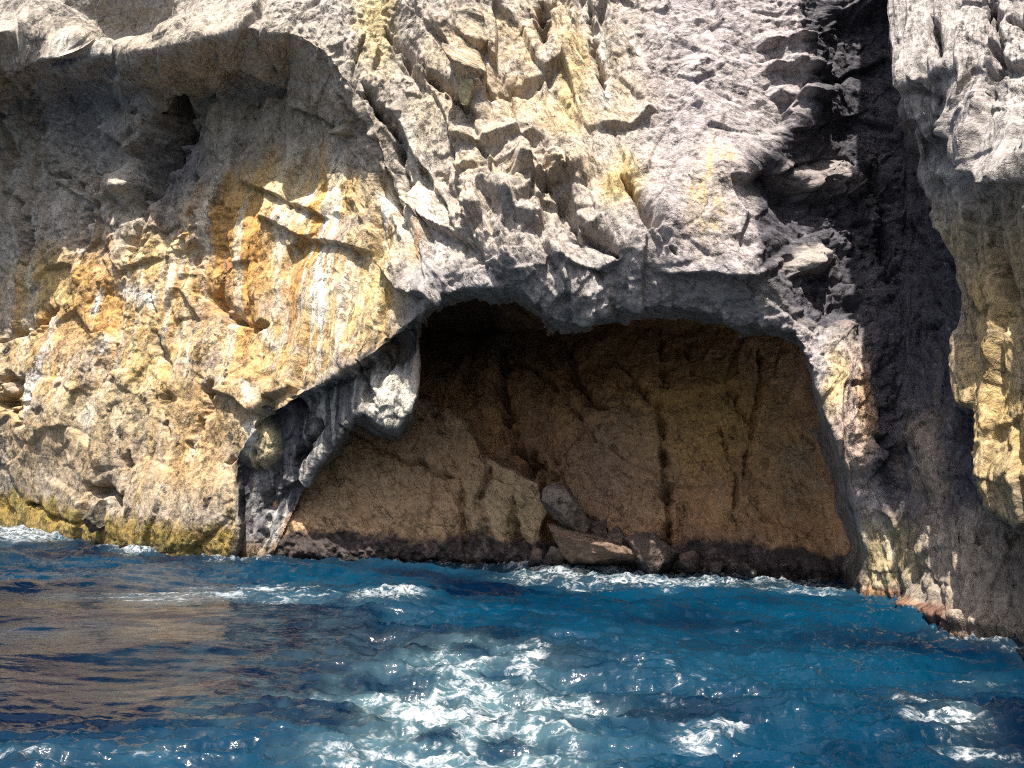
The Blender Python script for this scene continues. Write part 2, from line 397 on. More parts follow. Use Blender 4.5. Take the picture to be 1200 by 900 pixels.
    fine = (1 - (0.6 + .15 * sstep(320, 400, V)) * w_left * (1 - w_shade)) * amp * (1 - .72 * ell0(800, 110, 150, 200))
    add3(.95, .95, .8, .13, 109, fine * rough * (1 - .35 * w_shade), .25, sh=.3)
    add3(.4, .4, .34, .055, 110, (0.15 + 0.85 * fine) * rough ** 2, .3, sh=-.3)
    add3(.17, .17, .14, .022, 111, (0.3 + 0.7 * fine) * rough, .3, tilt=1.4)
    add(84, 3.2, 1.3, 0.3, 112, w_shade)
    add(-62, 2.2, .5, 0.06, 113, W_cave + .8 * W_slab)
    add(-20, 4.5, 2.6, 0.4, 114, W_cave, tilt=.9)
    add(-48, 1.8, .3, .05, 115, W_slab)
    H += att(.5) * (0.05 * noise(X * 1.3, Y * 1.3, Z * 1.0, 121, 5, 0.55, True) * (0.3 + fine)).astype(F32)
    H += att(.2) * (0.018 * noise(X * 6, Y * 6, Z * 6, 131, 3, 0.6) * (0.5 + .6 * amp)).astype(F32)
    # streaky relief on the buttress / right wall (near-vertical grain)
    gr = noise((S + 0.16 * Z) * 4.2 + 0.6 * wa, Z * 0.45, Y * 0.2, 141, 4, 0.55, True)
    H += att(.3) * (0.04 * gr * np.clip(W_butt + W_gul * sm((U > 950) & (V > 380), 20), 0, 1)).astype(F32)
    print('relief', round(time.time() - T0, 1))

    cn1 = noise(X * 5, Y * 5, Z * 5, 161, 3, .6); cn2 = sstep(-.35, .35, noise(X * 1.6, Y * 1.6, Z * 1.6, 171, 3))
    # cracks: polyline, width px, depth m
    def crack(pts, w, d):
        global H
        dd, _, al = seg_dist(UW * 0.6 + U * 0.4, VW * 0.6 + V * 0.4, pts)
        dd = np.abs(dd + 2.5 * cn1)
        taper = np.sqrt(np.clip(np.minimum(al, 1 - al) * 6, 0.08, 1)) * (.55 + .9 * cn2)
        H -= (d * (.4 + .9 * cn2) * np.exp(-(dd / (.7 * w * taper)) ** 1.3)).astype(F32)
    # ledges: rock above / left of the line stands proud and drops off at it
    def ledge(pts, reach, am):
        global H
        dd, sd, al = seg_dist(UW * 0.5 + U * 0.5, VW * 0.5 + V * 0.5, pts)
        taper = np.clip(np.minimum(al, 1 - al) * 8, 0, 1)
        H += (am * taper * np.clip(1 - dd / reach, 0, 1) * sstep(-2.0, 2.0, dd * sd)).astype(F32)
    def lump(cu, cv, ru, rv, am, p=2.0):
        global H
        q = ((UW - cu) / ru) ** 2 + ((VW - cv) / rv) ** 2
        H += (am * np.exp(-q ** (p / 2))).astype(F32)
    for pts, w, d in [
        ([(176,345),(185,365),(183,400),(193,430),(187,465),(192,505)],3,.35), ([(187,460),(190,475)],7,.4),
        ([(240,338),(262,368),(290,384),(312,380)],5,.45), ([(245,448),(238,470),(226,500),(222,540)],5,.5), ([(246,447),(236,462)],7,.4),
        ([(143,530),(140,560),(141,592)],3.5,.45), ([(100,573),(118,580),(140,590)],7,.8), ([(30,592),(62,604),(100,618)],3,.4),
        ([(265,540),(285,536),(292,548)],3,.3), ([(0,470),(14,462),(26,450)],12,1.6), ([(0,398),(22,390),(60,360)],5,.7), ([(0,440),(10,480),(30,500)],4,.4),
        ([(200,115),(212,135),(205,165),(190,200),(165,235)],9,1.5), ([(208,118),(214,140)],16,1.2), ([(165,235),(170,270),(150,300)],6,.5),
        ([(60,200),(95,215),(120,250)],4,.5), ([(20,230),(40,270),(30,310)],4,.5), ([(100,240),(92,290)],4,.5), ([(230,200),(228,240),(236,270)],3,.25),
        ([(720,425),(745,448),(772,488),(777,540),(782,622),(780,660)],3.2,.8), ([(590,400),(588,460),(598,512),(612,530)],6,1.0), ([(770,380),(776,440),(772,488)],2.5,.4),
        ([(612,528),(640,548),(646,590)],8,1.2), ([(645,590),(672,612),(720,640)],7,1.0), ([(890,400),(886,470),(872,560)],2,.3), ([(800,395),(812,440),(850,455),(880,500)],2,.3), ([(840,500),(862,560),(858,610)],2,.3), ([(560,380),(600,420),(640,440),(700,520)],2,.3), ([(400,500),(470,540),(540,560)],3,.35),
        ([(575,545),(560,590),(578,640)],3.5,.45), ([(540,560),(545,640)],3,.35), ([(600,585),(606,630),(622,645)],4.5,.6), ([(660,400),(690,470),(712,480)],4.5,.6),
        ([(632,0),(640,30),(636,55)],6,1.1), ([(690,-20),(694,60),(706,110)],4,.5), ([(640,215),(672,255),(722,300)],6,.6), ([(452,28),(500,88),(545,130)],5,.6),
        ([(425,95),(468,165),(478,240)],5,.7), ([(400,110),(440,180),(470,260)],4,.5), ([(560,120),(600,100),(640,95)],5,.5), ([(728,205),(752,240),(790,300)],5,.5),
        ([(1030,180),(1040,330)],5,.5), ([(1095,140),(1120,145),(1130,200)],5,.6), ([(1165,0),(1172,60),(1168,120)],5,.7), ([(1090,20),(1102,70)],4,.4),
        ([(1180,20),(1200,26),(1230,24)],6,.6), ([(1150,250),(1175,330),(1200,400)],4,.5), ([(1120,480),(1140,520)],8,.6),
        ([(350,470),(372,500),(350,545)],4,.5), ([(300,530),(312,590),(306,640)],4,.5), ([(425,440),(445,470)],3,.3), ([(420,425),(438,480)],4,.35)]:
        crack(pts, w * 1.2, d * 1.3)
    for pts, reach, am in [
        ([(598,212),(640,218),(668,212),(682,226)],45,.8), ([(530,165),(580,172),(640,160)],30,.45), ([(560,225),(600,262),(640,268)],40,.6),
        ([(470,230),(500,262),(560,290)],45,.5), ([(436,305),(470,345),(520,352)],40,.5), ([(640,300),(700,318),(735,300)],35,.4), ([(770,318),(830,316),(900,326)],35,.6),
        ([(885,62),(950,56)],18,.45), ([(890,88),(962,92)],16,.5), ([(900,116),(966,122)],16,.5),
        ([(925,240),(965,240),(1008,226)],26,.5), ([(924,326),(970,320)],20,.4), ([(700,158),(740,150),(770,130)],25,.35),
        ([(1100,140),(1140,146),(1150,190),(1180,210),(1215,215)],60,.8), ([(245,455),(280,470),(300,486)],40,.35), ([(225,340),(262,372),(300,384)],30,-.3),
        ([(280,215),(330,235),(390,262)],30,.35), ([(300,255),(360,280),(440,300)],30,.35), ([(530,80),(560,122),(572,118)],30,.7),
        ([(783,650),(778,540),(773,488),(745,448)],140,.4), ([(590,500),(588,440),(592,390)],90,.5), ([(700,430),(780,470),(860,455),(940,470)],60,.3), ([(150,250),(188,204),(204,165),(211,118)],60,1.1), ([(0,80),(60,78),(112,60)],30,.5), ([(250,58),(320,92),(420,160)],36,.5), ([(120,150),(160,185),(195,180)],50,.7), ([(60,210),(110,240),(165,235)],45,.5)]:
        ledge(pts, reach, am)
    for a in [(548,100,16,22,.7),(308,524,18,30,.5,6),(200,150,26,40,.5),(60,60,60,22,.5),(780,260,40,40,.35),(850,210,30,30,.4),(665,345,40,30,.4),(985,470,30,60,.3),
              (1085,520,20,40,.6),(1107,203,16,14,.55),(1190,560,40,30,.3),(150,320,40,30,.3),(360,330,60,50,.3),(250,250,50,30,.25),(966,212,42,20,.7,4),(947,310,24,15,.5,4),(1000,15,40,18,.8,4)]:
        lump(*a)
    # waterline: barnacled rough rim and a worn foot
    lowband = np.exp(-np.clip(Z - 0.35, 0, 9) / 0.35)
    H += (0.16 * noise(X * 3.2, Y * 3.2, Z * 3.2, 151, 4, 0.6) * lowband * (0.5 + W_cave + W_slab)).astype(F32)
    H += (0.22 * (W_cave + W_slab) * np.exp(-((Z - 0.35) / 0.35) ** 2)).astype(F32)
    H += (0.25 * W_gul * np.exp(-((Z - 0.1) / 0.16) ** 2) * (U > 990)).astype(F32)
    H = (.7 * H + .3 * blur(H, 1)).astype(F32)
    H = H * (1 - .65 * sm(LAB == 7, 3))
    H = np.where(Z > 24, H * np.clip(1 - (Z - 24) / 8, 0.3, 1), H)
    X = X + N[..., 0] * H; Y = Y + N[..., 1] * H; Zb = Z.copy(); Z = Z + N[..., 2] * H
    X, Y, Z = X.astype(F32), Y.astype(F32), Z.astype(F32)
    def frame(a, sx, sz):
        c, s_ = math.cos(math.radians(a)), math.sin(math.radians(a))
        return np.stack([(c * S + s_ * Zb) / sx, (-s_ * S + c * Zb) / sz, Y * .8], -1).astype(F32)
    reg_n = 25 * nw1
    G = frame(78, 1.5, .9)
    for cond, fr in ((W_cave > .5, frame(-55, 1.6, .8)), (W_slab > .5, frame(-45, 2.2, .7)), ((U + reg_n > 420) & (U + reg_n < 740) & (V + reg_n < 350) & (W_over < .9), frame(-48, 1.7, .7)),
                     ((U + reg_n >= 740) & (V < 400), frame(-14, 1.6, .65)), ((U + reg_n > 960) & (V + reg_n > 330), frame(104, 1.7, .65)), (W_butt > .5, frame(103, 1.7, .7)), (W_pil > .5, frame(70, 1.8, .6))):
        G = np.where(cond[..., None], fr, G)
    print('displaced', round(time.time() - T0, 1))

    # ------------------------------------------------------------------ rock colours (the stone's own stains plus some painted shade and sunlight, per vertex)
    C = np.zeros((nc, nr, 3), F32)
    C[:] = (0.35, 0.32, 0.297)
    def mix(mask, c):
        global C
        m = np.clip(mask, 0, 1)[..., None].astype(F32)
        C = C * (1 - m) + np.array(c, F32) * m
    UC = U + 16 * nw1; VC = V + 16 * nw2
    def ell(cu, cv, ru, rv, soft=0.5, ang=0):
        c, s = math.cos(math.radians(ang)), math.sin(math.radians(ang))
        a, b = UC - cu, VC - cv
        q = np.sqrt(((c * a + s * b) / ru) ** 2 + ((-s * a + c * b) / rv) ** 2)
        return 1 - sstep(1 - soft, 1 + soft, q)
    n1 = noise(X * 0.9, Y * 0.9, Z * 0.9, 201, 5, 0.6); n2 = noise(X * 2.6, Y * 2.6, Z * 2.6, 211, 4, 0.6); n3 = noise(X * 9, Y * 9, Z * 9, 221, 3, 0.6)
    strk = noise(S * 2.6 + 0.3 * wa, Z * 0.16 + 0.2 * wb, Y * 0.1, 231, 4, 0.6)
    strk2 = noise(S * 5.5 + 0.4 * wa, Z * 0.22, Y * 0.1, 241, 3, 0.6)
    dots = lambda x, lo, hi: sstep(lo, hi, x)
    # main grey face, lilac to the right, warm tan in the middle
    mix(sstep(700, 800, U) * 0.8, (0.35, 0.316, 0.322))
    mix(ell(620, 120, 120, 170, .6) * (0.35 + 0.65 * dots(n1, -.25, .25)), (0.40, 0.325, 0.235))
    mix(ell(520, 210, 90, 110, .6) * dots(n1, -.2, .3) * .8, (0.43, 0.365, 0.28))
    mix(ell(620, 290, 160, 60, .6) * .6, (0.34, 0.31, 0.30))
    mix(ell(830, 235, 26, 52, .7) * (.2 + .7 * dots(n2 + strk2, -.2, .4)), (0.42, 0.33, 0.20)); mix(ell(853, 240, 8, 40, .8) * dots(n2 + strk2, -.2, .3) * .6, (0.42, 0.24, 0.12))
    mix(ell(730, 215, 20, 30, .5) * .7, (0.44, 0.33, 0.15)); mix(ell(440, 30, 22, 60, .6) * .6, (0.45, 0.36, 0.16)); mix(ell(670, 80, 16, 60, .6) * .6, (0.44, 0.34, 0.18))
    # shaded upper-left wall: grey with brown drip streaks
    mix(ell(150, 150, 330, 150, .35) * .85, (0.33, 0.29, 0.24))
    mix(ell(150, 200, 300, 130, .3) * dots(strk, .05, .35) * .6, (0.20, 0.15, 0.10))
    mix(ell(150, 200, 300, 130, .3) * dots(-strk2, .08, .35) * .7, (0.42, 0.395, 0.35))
    mix(ell(110, 120, 60, 60, .5) * .6, (0.22, 0.23, 0.26)); mix(ell(215, 220, 38, 70, .5) * .7, (0.13, 0.13, 0.15)); mix(ell(330, 170, 80, 45, .5) * .6, (0.33, 0.29, 0.24))  # dark middle patch puts the notch's shadow into the colour
    # ochre slab
    slab = np.clip(ell(190, 440, 215, 140, .4) + ell(330, 330, 140, 120, .4) + ell(60, 400, 90, 90, .4), 0, 1) * (1 - W_cave) * (1 - W_pil)
    slab *= 1 - W_over
    mix(slab * (0.55 + 0.45 * dots(n1, -.3, .2)), (0.42, 0.31, 0.175))
    mix(slab * dots(strk + 0.4 * n1, .05, .4) * .55, (0.43, 0.285, 0.15))
    mix(slab * dots(n2 + .5 * strk2, .1, .5) * .55, (0.43, 0.35, 0.235))
    mix(slab * dots(-n1 - .4 * n2, .05, .35) * .65, (0.33, 0.275, 0.235))
    drip = noise(S * 2.0 + .25 * wa, Z * .07, Y * .05, 251, 3, .6); sl2 = ell(360, 300, 130, 110, .4) * (1 - W_cave) * (1 - W_pil) * (1 - W_over)
    mix(sl2 * dots(drip, .08, .22) * .75, (0.44, 0.25, 0.09)); mix(sl2 * dots(-drip, .16, .3) * .8, (0.60, 0.56, 0.47)); mix(slab * dots(-drip, .3, .42) * .5, (0.58, 0.54, 0.47))
    drip2 = noise(S * 4.5 + .2 * wa, Z * .1, Y * .05, 261, 3, .6)
    mix(slab * dots(drip, .2, .4) * .4, (0.43, 0.25, 0.10)); mix(slab * dots(drip2, .25, .42) * .55, (0.60, 0.55, 0.46)); mix(slab * dots(-drip2, .28, .45) * .5, (0.38, 0.23, 0.11))
    for a in [(75,360,34,70),(110,350,26,46),(340,335,14,40),(305,320,12,40),(250,330,16,40),(405,230,12,24),(200,545,16,30)]: mix(ell(*a, .7, 12) * .65, (0.44, 0.25, 0.10))
    for a in [(185,296,30,18),(360,225,80,26),(60,330,30,40),(170,450,30,50),(440,330,24,60)]: mix(ell(*a, .6) * .6, (0.45, 0.345, 0.185))
    # grey-brown lower slab and olive weed above the waterline
    low = sstep(455, 520, VC + 0.10 * UC) * (UC < 330) * (1 - W_cave)
    mix(low * (.35 + .4 * dots(n1, -.2, .3)), (0.265, 0.215, 0.16))
    mix(ell(230, 520, 34, 60, .6) * .6, (0.42, 0.28, 0.14)); mix(ell(115, 480, 40, 30, .6) * .6, (0.42, 0.36, 0.26))
    mix(low * dots(strk - .5 * n1, -.1, .4) * .5, (0.36, 0.265, 0.15))
    mix(low * dots(n2, .2, .5) * .4, (0.38, 0.34, 0.29))
    weed = (1 - sstep(0.75, 1.5, Z + 0.5 * n1 + .25 * n2 - 0.6 * (1 - sstep(0, 120, U)))) * (U < 300) * (1 - W_cave)
    mix(weed * .9, (0.235, 0.165, 0.055)); mix(weed * dots(n2, 0, .4) * .7, (0.16, 0.12, 0.04)); mix(weed * dots(-n1, .1, .4) * .6, (0.21, 0.185, 0.07))
    # arch rim in darker blue-grey; pillar's shade painted dark, streaked black and white
    rim = sstep(285, 335, VC) * sstep(440, 500, U) * (1 - sstep(900, 950, U)) * (1 - W_cave)
    mix(rim * .65, (0.275, 0.265, 0.27)); mix(rim * dots(n2, .05, .35) * .5, (0.38, 0.355, 0.33)); mix(rim * dots(-n1, .15, .4) * .5, (0.17, 0.165, 0.18))
    mix(W_pil, (0.14, 0.135, 0.14)); mix(W_pil * dots(strk, -.05, .25) * .8, (0.04, 0.04, 0.048)); mix(W_pil * dots(strk2, .12, .4) * .7, (0.48, 0.46, 0.42))
    mix(ell(455, 465, 36, 36, .4) * .85, (0.50, 0.47, 0.42)); mix(ell(432, 440, 5, 34, .5, 8) * .9, (0.06, 0.055, 0.05)); mix(ell(462, 405, 14, 26, .5) * .7, (0.12, 0.09, 0.06))
    mix(W_pil * (1 - sstep(0.2, 0.9, Z + .4 * n1)) * .7, (0.17, 0.11, 0.05))
    mix(ell(308, 524, 18, 32, .3), (0.44, 0.375, 0.25)); mix(ell(294, 518, 7, 26, .5), (0.66, 0.63, 0.58))
    # gully slate, its shade deepened in the colour; sunlit outcrops painted lighter
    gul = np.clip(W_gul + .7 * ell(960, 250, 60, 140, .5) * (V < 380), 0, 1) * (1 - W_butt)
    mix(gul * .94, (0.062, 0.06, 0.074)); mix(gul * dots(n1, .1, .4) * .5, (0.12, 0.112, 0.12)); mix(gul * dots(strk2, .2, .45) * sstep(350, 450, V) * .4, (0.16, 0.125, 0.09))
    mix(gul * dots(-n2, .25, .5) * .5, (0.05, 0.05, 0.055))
    mix(ell(960, 212, 55, 24, .4) * .7, (0.33, 0.29, 0.28)); mix(ell(945, 310, 26, 18, .4) * .8, (0.40, 0.36, 0.33))
    mix(ell(992, 480, 34, 85, .3) * .9, (0.42, 0.335, 0.29)); mix(ell(975, 450, 14, 40, .6) * .6, (0.50, 0.40, 0.20)); mix(ell(1012, 470, 10, 50, .6) * .6, (0.46, 0.30, 0.17))
    jf = sstep(580, 640, V) * sstep(985, 1010, U) * (1 - W_butt)  # rock foot painted lighter in place of sunlight that misses it
    mix(jf * .8, (0.29, 0.245, 0.20)); mix(jf * dots(n1, 0, .4) * .5, (0.37, 0.31, 0.26)); mix(ell(1035, 655, 40, 50, .5) * .7, (0.34, 0.28, 0.16))
    mix(ell(1092, 545, 22, 60, .5) * .7, (0.33, 0.27, 0.22))
    red = (1 - sstep(0.16, 0.42, Z + .15 * n2)) * (U > 985) * (1 - sstep(1110, 1150, U))
    mix(red * .7, (0.24, 0.11, 0.075)); mix(red * dots(n2, .0, .3) * .7, (0.30, 0.18, 0.09))
    # buttress: grey crown, ochre lower face
    mix(W_butt, (0.35, 0.325, 0.315)); mix(W_butt * dots(n1, .1, .4) * .5, (0.42, 0.385, 0.36))
    bl = W_butt * sstep(190, 300, V)
    mix(bl * .8, (0.36, 0.275, 0.155)); mix(bl * dots(strk2, .0, .3) * .55, (0.24, 0.205, 0.17))
    mix(W_butt * np.clip(ell(1185, 520, 40, 60, .5, 20) + .8 * ell(1160, 400, 20, 80, .6) + .6 * ell(1130, 470, 20, 60, .6), 0, 1) * (.4 + .6 * dots(n1, -.2, .3)), (0.40, 0.295, 0.15))
    mix(W_butt * ell(1110, 205, 22, 60, .5) * .5, (0.27, 0.26, 0.26)); mix(ell(1107, 203, 9, 8, .5) * W_butt, (0.62, 0.60, 0.56))
    # cave: brown wall, ochre and rust patches, roof's deep shade painted dark, black wet foot
    cv = np.clip(W_cave + W_slab, 0, 1)
    mix(cv, (0.37, 0.21, 0.12)); mix(cv * dots(n1, -.1, .3) * .6, (0.43, 0.275, 0.15)); mix(cv * dots(-n1, .05, .35) * .5, (0.24, 0.165, 0.12))
    mix(cv * dots(strk, .1, .4) * .4, (0.22, 0.14, 0.08)); mix(cv * dots(n2, .2, .45) * .4, (0.30, 0.24, 0.18))
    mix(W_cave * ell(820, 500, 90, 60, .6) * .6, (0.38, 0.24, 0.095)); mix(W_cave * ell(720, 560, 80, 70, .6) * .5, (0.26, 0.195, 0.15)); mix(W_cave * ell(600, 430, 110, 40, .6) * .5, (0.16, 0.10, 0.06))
    mix(W_cave * ell(900, 600, 70, 80, .6) * .4, (0.22, 0.15, 0.10)); mix(W_cave * ell(938, 550, 22, 34, .9) * dots(n2, -.2, .4) * .5, (0.33, 0.29, 0.22)); mix(W_cave * ell(690, 450, 60, 30, .6) * .5, (0.24, 0.13, 0.07))
    mix(W_slab * .75, (0.43, 0.305, 0.20)); mix(W_slab * dots(strk2 + n1, .1, .5) * .4, (.28, .19, .12)); mix(W_slab * ell(600, 600, 50, 50, .6) * .7, (0.36, 0.285, 0.185))
    foot = cv * (1 - sstep(0.75, 1.15, Z + .45 * n1 + .3 * n2))
    mix(foot * .95, (0.030, 0.025, 0.028)); mix(foot * dots(n3 + n2, .25, .6) * .6, (0.14, 0.11, 0.10))
    # white guano / lime streaks: (top, bottom, half width)
    for (u0, v0, u1, v1, w, a) in [(112,338,105,365,4,.9),(122,395,116,412,5,1),(60,370,40,440,4,.9),(42,420,26,490,4,.8),(380,328,377,378,7,1),(358,225,354,262,7,.7),(392,225,390,258,5,.7),(330,330,326,372,4,.5),
            (360,325,358,360,4,.5),(448,232,452,262,6,.9),(420,330,418,352,4,.4),(105,470,100,500,9,.6),(225,515,222,538,5,.8),(287,450,296,466,5,.7),(140,340,178,352,9,.8),(102,225,96,290,6,.5),(138,95,142,125,5,.45),(84,40,95,58,9,.5),
            (308,385,314,405,5,.7),(480,160,500,230,14,.5),(500,250,512,300,9,.4),(705,40,708,130,6,.5),(1190,40,1195,130,10,.3),(1030,610,1045,650,5,.4),(995,590,1012,640,4,.5),(318,600,312,630,3,.7),(323,615,320,650,2.5,.8),(296,560,292,600,3,.5)]:
        dd, _, al = seg_dist(UC * .5 + U * .5, VC * .4 + V * .6, [(u0, v0), (u1, v1)])
        mix(a * np.exp(-(dd / w) ** 2) * (0.5 + 0.5 * dots(n2 + strk2, -.3, .2)), (0.66, 0.64, 0.60))
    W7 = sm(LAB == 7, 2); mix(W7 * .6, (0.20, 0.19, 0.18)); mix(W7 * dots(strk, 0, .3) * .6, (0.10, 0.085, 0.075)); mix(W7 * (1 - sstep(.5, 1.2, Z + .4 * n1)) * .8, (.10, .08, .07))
    mix(W_cave * ell(545, 395, 85, 45, .6) * .75, (0.06, 0.05, 0.045))  # near-black patch paints the roof's deep shade into the colour
    # thin lime bloom on exposed crests, dark lichen specks
    mix(dots(n3 + .6 * n2, .35, .75) * (1 - cv) * .22, (0.60, 0.57, 0.53)); mix(dots(-n3 - .5 * n2, .35, .75) * .25, (0.10, 0.095, 0.09))
    C *= (1 - .5 * (1 - sstep(.12, .4, Z + .25 * n2)))[..., None]      # wet by the swell
    C *= (1 + 0.10 * n2 + 0.10 * n3)[..., None]
    lum_ = C.mean(-1, keepdims=True); C = lum_ + (C - lum_) * 1.22
    C = np.clip(C, 0.01, 0.8)
    WET = np.clip(1 - sstep(0.25, 0.9, Z + .4 * n1), 0, 1)
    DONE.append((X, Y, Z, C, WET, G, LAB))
print('coloured', round(time.time() - T0, 1))

# ------------------------------------------------------------------ materials
def new_mat(name):
    m = bpy.data.materials.new(name); m.use_nodes = True
    nt = m.node_tree; nt.nodes.clear()
    out = nt.nodes.new('ShaderNodeOutputMaterial'); b = nt.nodes.new('ShaderNodeBsdfPrincipled')
    nt.links.new(b.outputs[0], out.inputs[0])
    return m, nt, b
def nd(nt, t, **kw):
    n = nt.nodes.new(t)
    for k, v in kw.items():
        if k in n.inputs: n.inputs[k].default_value = v
        else: setattr(n, k, v)
    return n
def rock_material(name, bump=1.0):
    m, nt, b = new_mat(name)
    L = nt.links.new
    at = nd(nt, 'ShaderNodeAttribute', attribute_name='stone'); wet = nd(nt, 'ShaderNodeAttribute', attribute_name='wet')
    geo = nd(nt, 'ShaderNodeNewGeometry')
    na = nd(nt, 'ShaderNodeTexNoise', Scale=7.0, Detail=9.0, Roughness=0.68); nb = nd(nt, 'ShaderNodeTexNoise', Scale=32.0, Detail=6.0, Roughness=0.7)
    vo = nd(nt, 'ShaderNodeTexVoronoi', Scale=5.0, feature='DISTANCE_TO_EDGE')
    wp = nd(nt, 'ShaderNodeTexNoise', Scale=2.0, Detail=4.0)
    wv = nd(nt, 'ShaderNodeVectorMath', operation='SCALE'); wv.inputs[3].default_value = 0.5
    wadd = nd(nt, 'ShaderNodeVectorMath', operation='ADD')
    for n in (na, nb, wp): L(geo.outputs['Position'], n.inputs['Vector'])
    L(wp.outputs['Color'], wv.inputs[0]); L(wv.outputs[0], wadd.inputs[0]); L(geo.outputs['Position'], wadd.inputs[1]); L(wadd.outputs[0], vo.inputs['Vector'])
    r1 = nd(nt, 'ShaderNodeMapRange'); r1.inputs[1].default_value = 0.3; r1.inputs[2].default_value = 0.7; r1.inputs[3].default_value = 0.68; r1.inputs[4].default_value = 1.28
    L(na.outputs[0], r1.inputs[0])
    r2 = nd(nt, 'ShaderNodeMapRange'); r2.inputs[1].default_value = 0.3; r2.inputs[2].default_value = 0.7; r2.inputs[3].default_value = 0.74; r2.inputs[4].default_value = 1.24
    L(nb.outputs[0], r2.inputs[0])
    mm = nd(nt, 'ShaderNodeMath', operation='MULTIPLY'); L(r1.outputs[0], mm.inputs[0]); L(r2.outputs[0], mm.inputs[1])
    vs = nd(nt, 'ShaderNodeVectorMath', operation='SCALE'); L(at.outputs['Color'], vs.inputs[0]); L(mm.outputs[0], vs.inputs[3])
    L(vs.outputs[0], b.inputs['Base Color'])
    rr = nd(nt, 'ShaderNodeMapRange'); rr.inputs[3].default_value = 0.92; rr.inputs[4].default_value = 0.38; L(wet.outputs['Fac'], rr.inputs[0]); L(rr.outputs[0], b.inputs['Roughness'])
    b.inputs['Specular IOR Level'].default_value = 0.3
    cr = nd(nt, 'ShaderNodeMapRange'); cr.inputs[1].default_value = 0.0; cr.inputs[2].default_value = 0.06; L(vo.outputs['Distance'], cr.inputs[0])
    s1 = nd(nt, 'ShaderNodeMath', operation='MULTIPLY'); s1.inputs[1].default_value = 0.10; L(na.outputs[0], s1.inputs[0])
    s2 = nd(nt, 'ShaderNodeMath', operation='MULTIPLY_ADD'); s2.inputs[1].default_value = 0.03; L(nb.outputs[0], s2.inputs[0]); L(s1.outputs[0], s2.inputs[2])
    s3 = nd(nt, 'ShaderNodeMath', operation='MULTIPLY_ADD'); s3.inputs[1].default_value = 0.012; L(cr.outputs[0], s3.inputs[0]); L(s2.outputs[0], s3.inputs[2])
    bp = nd(nt, 'ShaderNodeBump', Strength=0.8 * bump, Distance=1.0); L(s3.outputs[0], bp.inputs['Height'])
    ga = nd(nt, 'ShaderNodeAttribute', attribute_name='grain')
    gw = nd(nt, 'ShaderNodeTexNoise', Scale=3.0, Detail=3.0); L(geo.outputs['Position'], gw.inputs['Vector'])
    gs = nd(nt, 'ShaderNodeVectorMath', operation='SCALE'); gs.inputs[3].default_value = 0.18; L(gw.outputs['Color'], gs.inputs[0])
    gc = nd(nt, 'ShaderNodeVectorMath', operation='ADD'); L(ga.outputs['Vector'], gc.inputs[0]); L(gs.outputs[0], gc.inputs[1])
    prev = bp.outputs[0]
    fac = mm.outputs[0]
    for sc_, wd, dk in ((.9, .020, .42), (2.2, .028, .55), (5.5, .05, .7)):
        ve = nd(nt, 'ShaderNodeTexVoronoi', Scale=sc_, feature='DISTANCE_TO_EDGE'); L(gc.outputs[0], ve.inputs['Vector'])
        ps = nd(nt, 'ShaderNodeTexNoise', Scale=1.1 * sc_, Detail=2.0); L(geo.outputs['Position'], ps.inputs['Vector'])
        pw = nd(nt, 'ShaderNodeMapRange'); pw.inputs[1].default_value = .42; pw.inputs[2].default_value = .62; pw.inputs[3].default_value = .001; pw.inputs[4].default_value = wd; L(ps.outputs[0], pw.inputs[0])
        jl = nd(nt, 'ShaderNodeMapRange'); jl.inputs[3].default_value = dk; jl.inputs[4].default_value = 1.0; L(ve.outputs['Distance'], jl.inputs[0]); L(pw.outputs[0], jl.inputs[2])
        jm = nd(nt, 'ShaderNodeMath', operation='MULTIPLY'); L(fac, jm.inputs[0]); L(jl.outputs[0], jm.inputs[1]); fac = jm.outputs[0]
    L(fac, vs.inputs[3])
    for sc_, k in ((2.2, .55), (5.5, .6), (13.0, .5)):
        vv = nd(nt, 'ShaderNodeTexVoronoi', Scale=sc_); L(gc.outputs[0], vv.inputs['Vector'])
        sb = nd(nt, 'ShaderNodeVectorMath', operation='SUBTRACT'); sb.inputs[1].default_value = (.5, .5, .5); L(vv.outputs['Color'], sb.inputs[0])
        sk = nd(nt, 'ShaderNodeVectorMath', operation='SCALE'); sk.inputs[3].default_value = k * bump; L(sb.outputs[0], sk.inputs[0])
        ad = nd(nt, 'ShaderNodeVectorMath', operation='ADD'); L(prev, ad.inputs[0]); L(sk.outputs[0], ad.inputs[1]); prev = ad.outputs[0]
    nm = nd(nt, 'ShaderNodeVectorMath', operation='NORMALIZE'); L(prev, nm.inputs[0]); L(nm.outputs[0], b.inputs['Normal'])
    return m
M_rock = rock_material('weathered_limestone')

def mesh_from(name, verts, quads, mat, attrs=None, smooth=True, parent=None):
    me = bpy.data.meshes.new(name)
    nv, nf, k = len(verts), len(quads), quads.shape[1]
    me.vertices.add(nv); me.vertices.foreach_set('co', verts.astype(F32).ravel())
    me.loops.add(nf * k); me.loops.foreach_set('vertex_index', quads.astype(np.int32).ravel())
    me.polygons.add(nf); me.polygons.foreach_set('loop_start', np.arange(0, nf * k, k, dtype=np.int32))
    me.polygons.foreach_set('use_smooth', np.full(nf, smooth))
    me.update(calc_edges=True)
    for an, (ty, data) in (attrs or {}).items():
        a = me.attributes.new(an, ty, 'POINT')
        if ty == 'FLOAT_COLOR':
            a.data.foreach_set('color', np.concatenate([data, np.ones((nv, 1))], 1).astype(F32).ravel())
        elif ty == 'FLOAT_VECTOR':
            a.data.foreach_set('vector', np.asarray(data, F32).ravel())
        else:
            a.data.foreach_set('value', data.astype(F32).ravel())
    me.materials.append(mat)
    o = bpy.data.objects.new(name, me); COL.objects.link(o)
    if parent: o.parent = parent
    return o
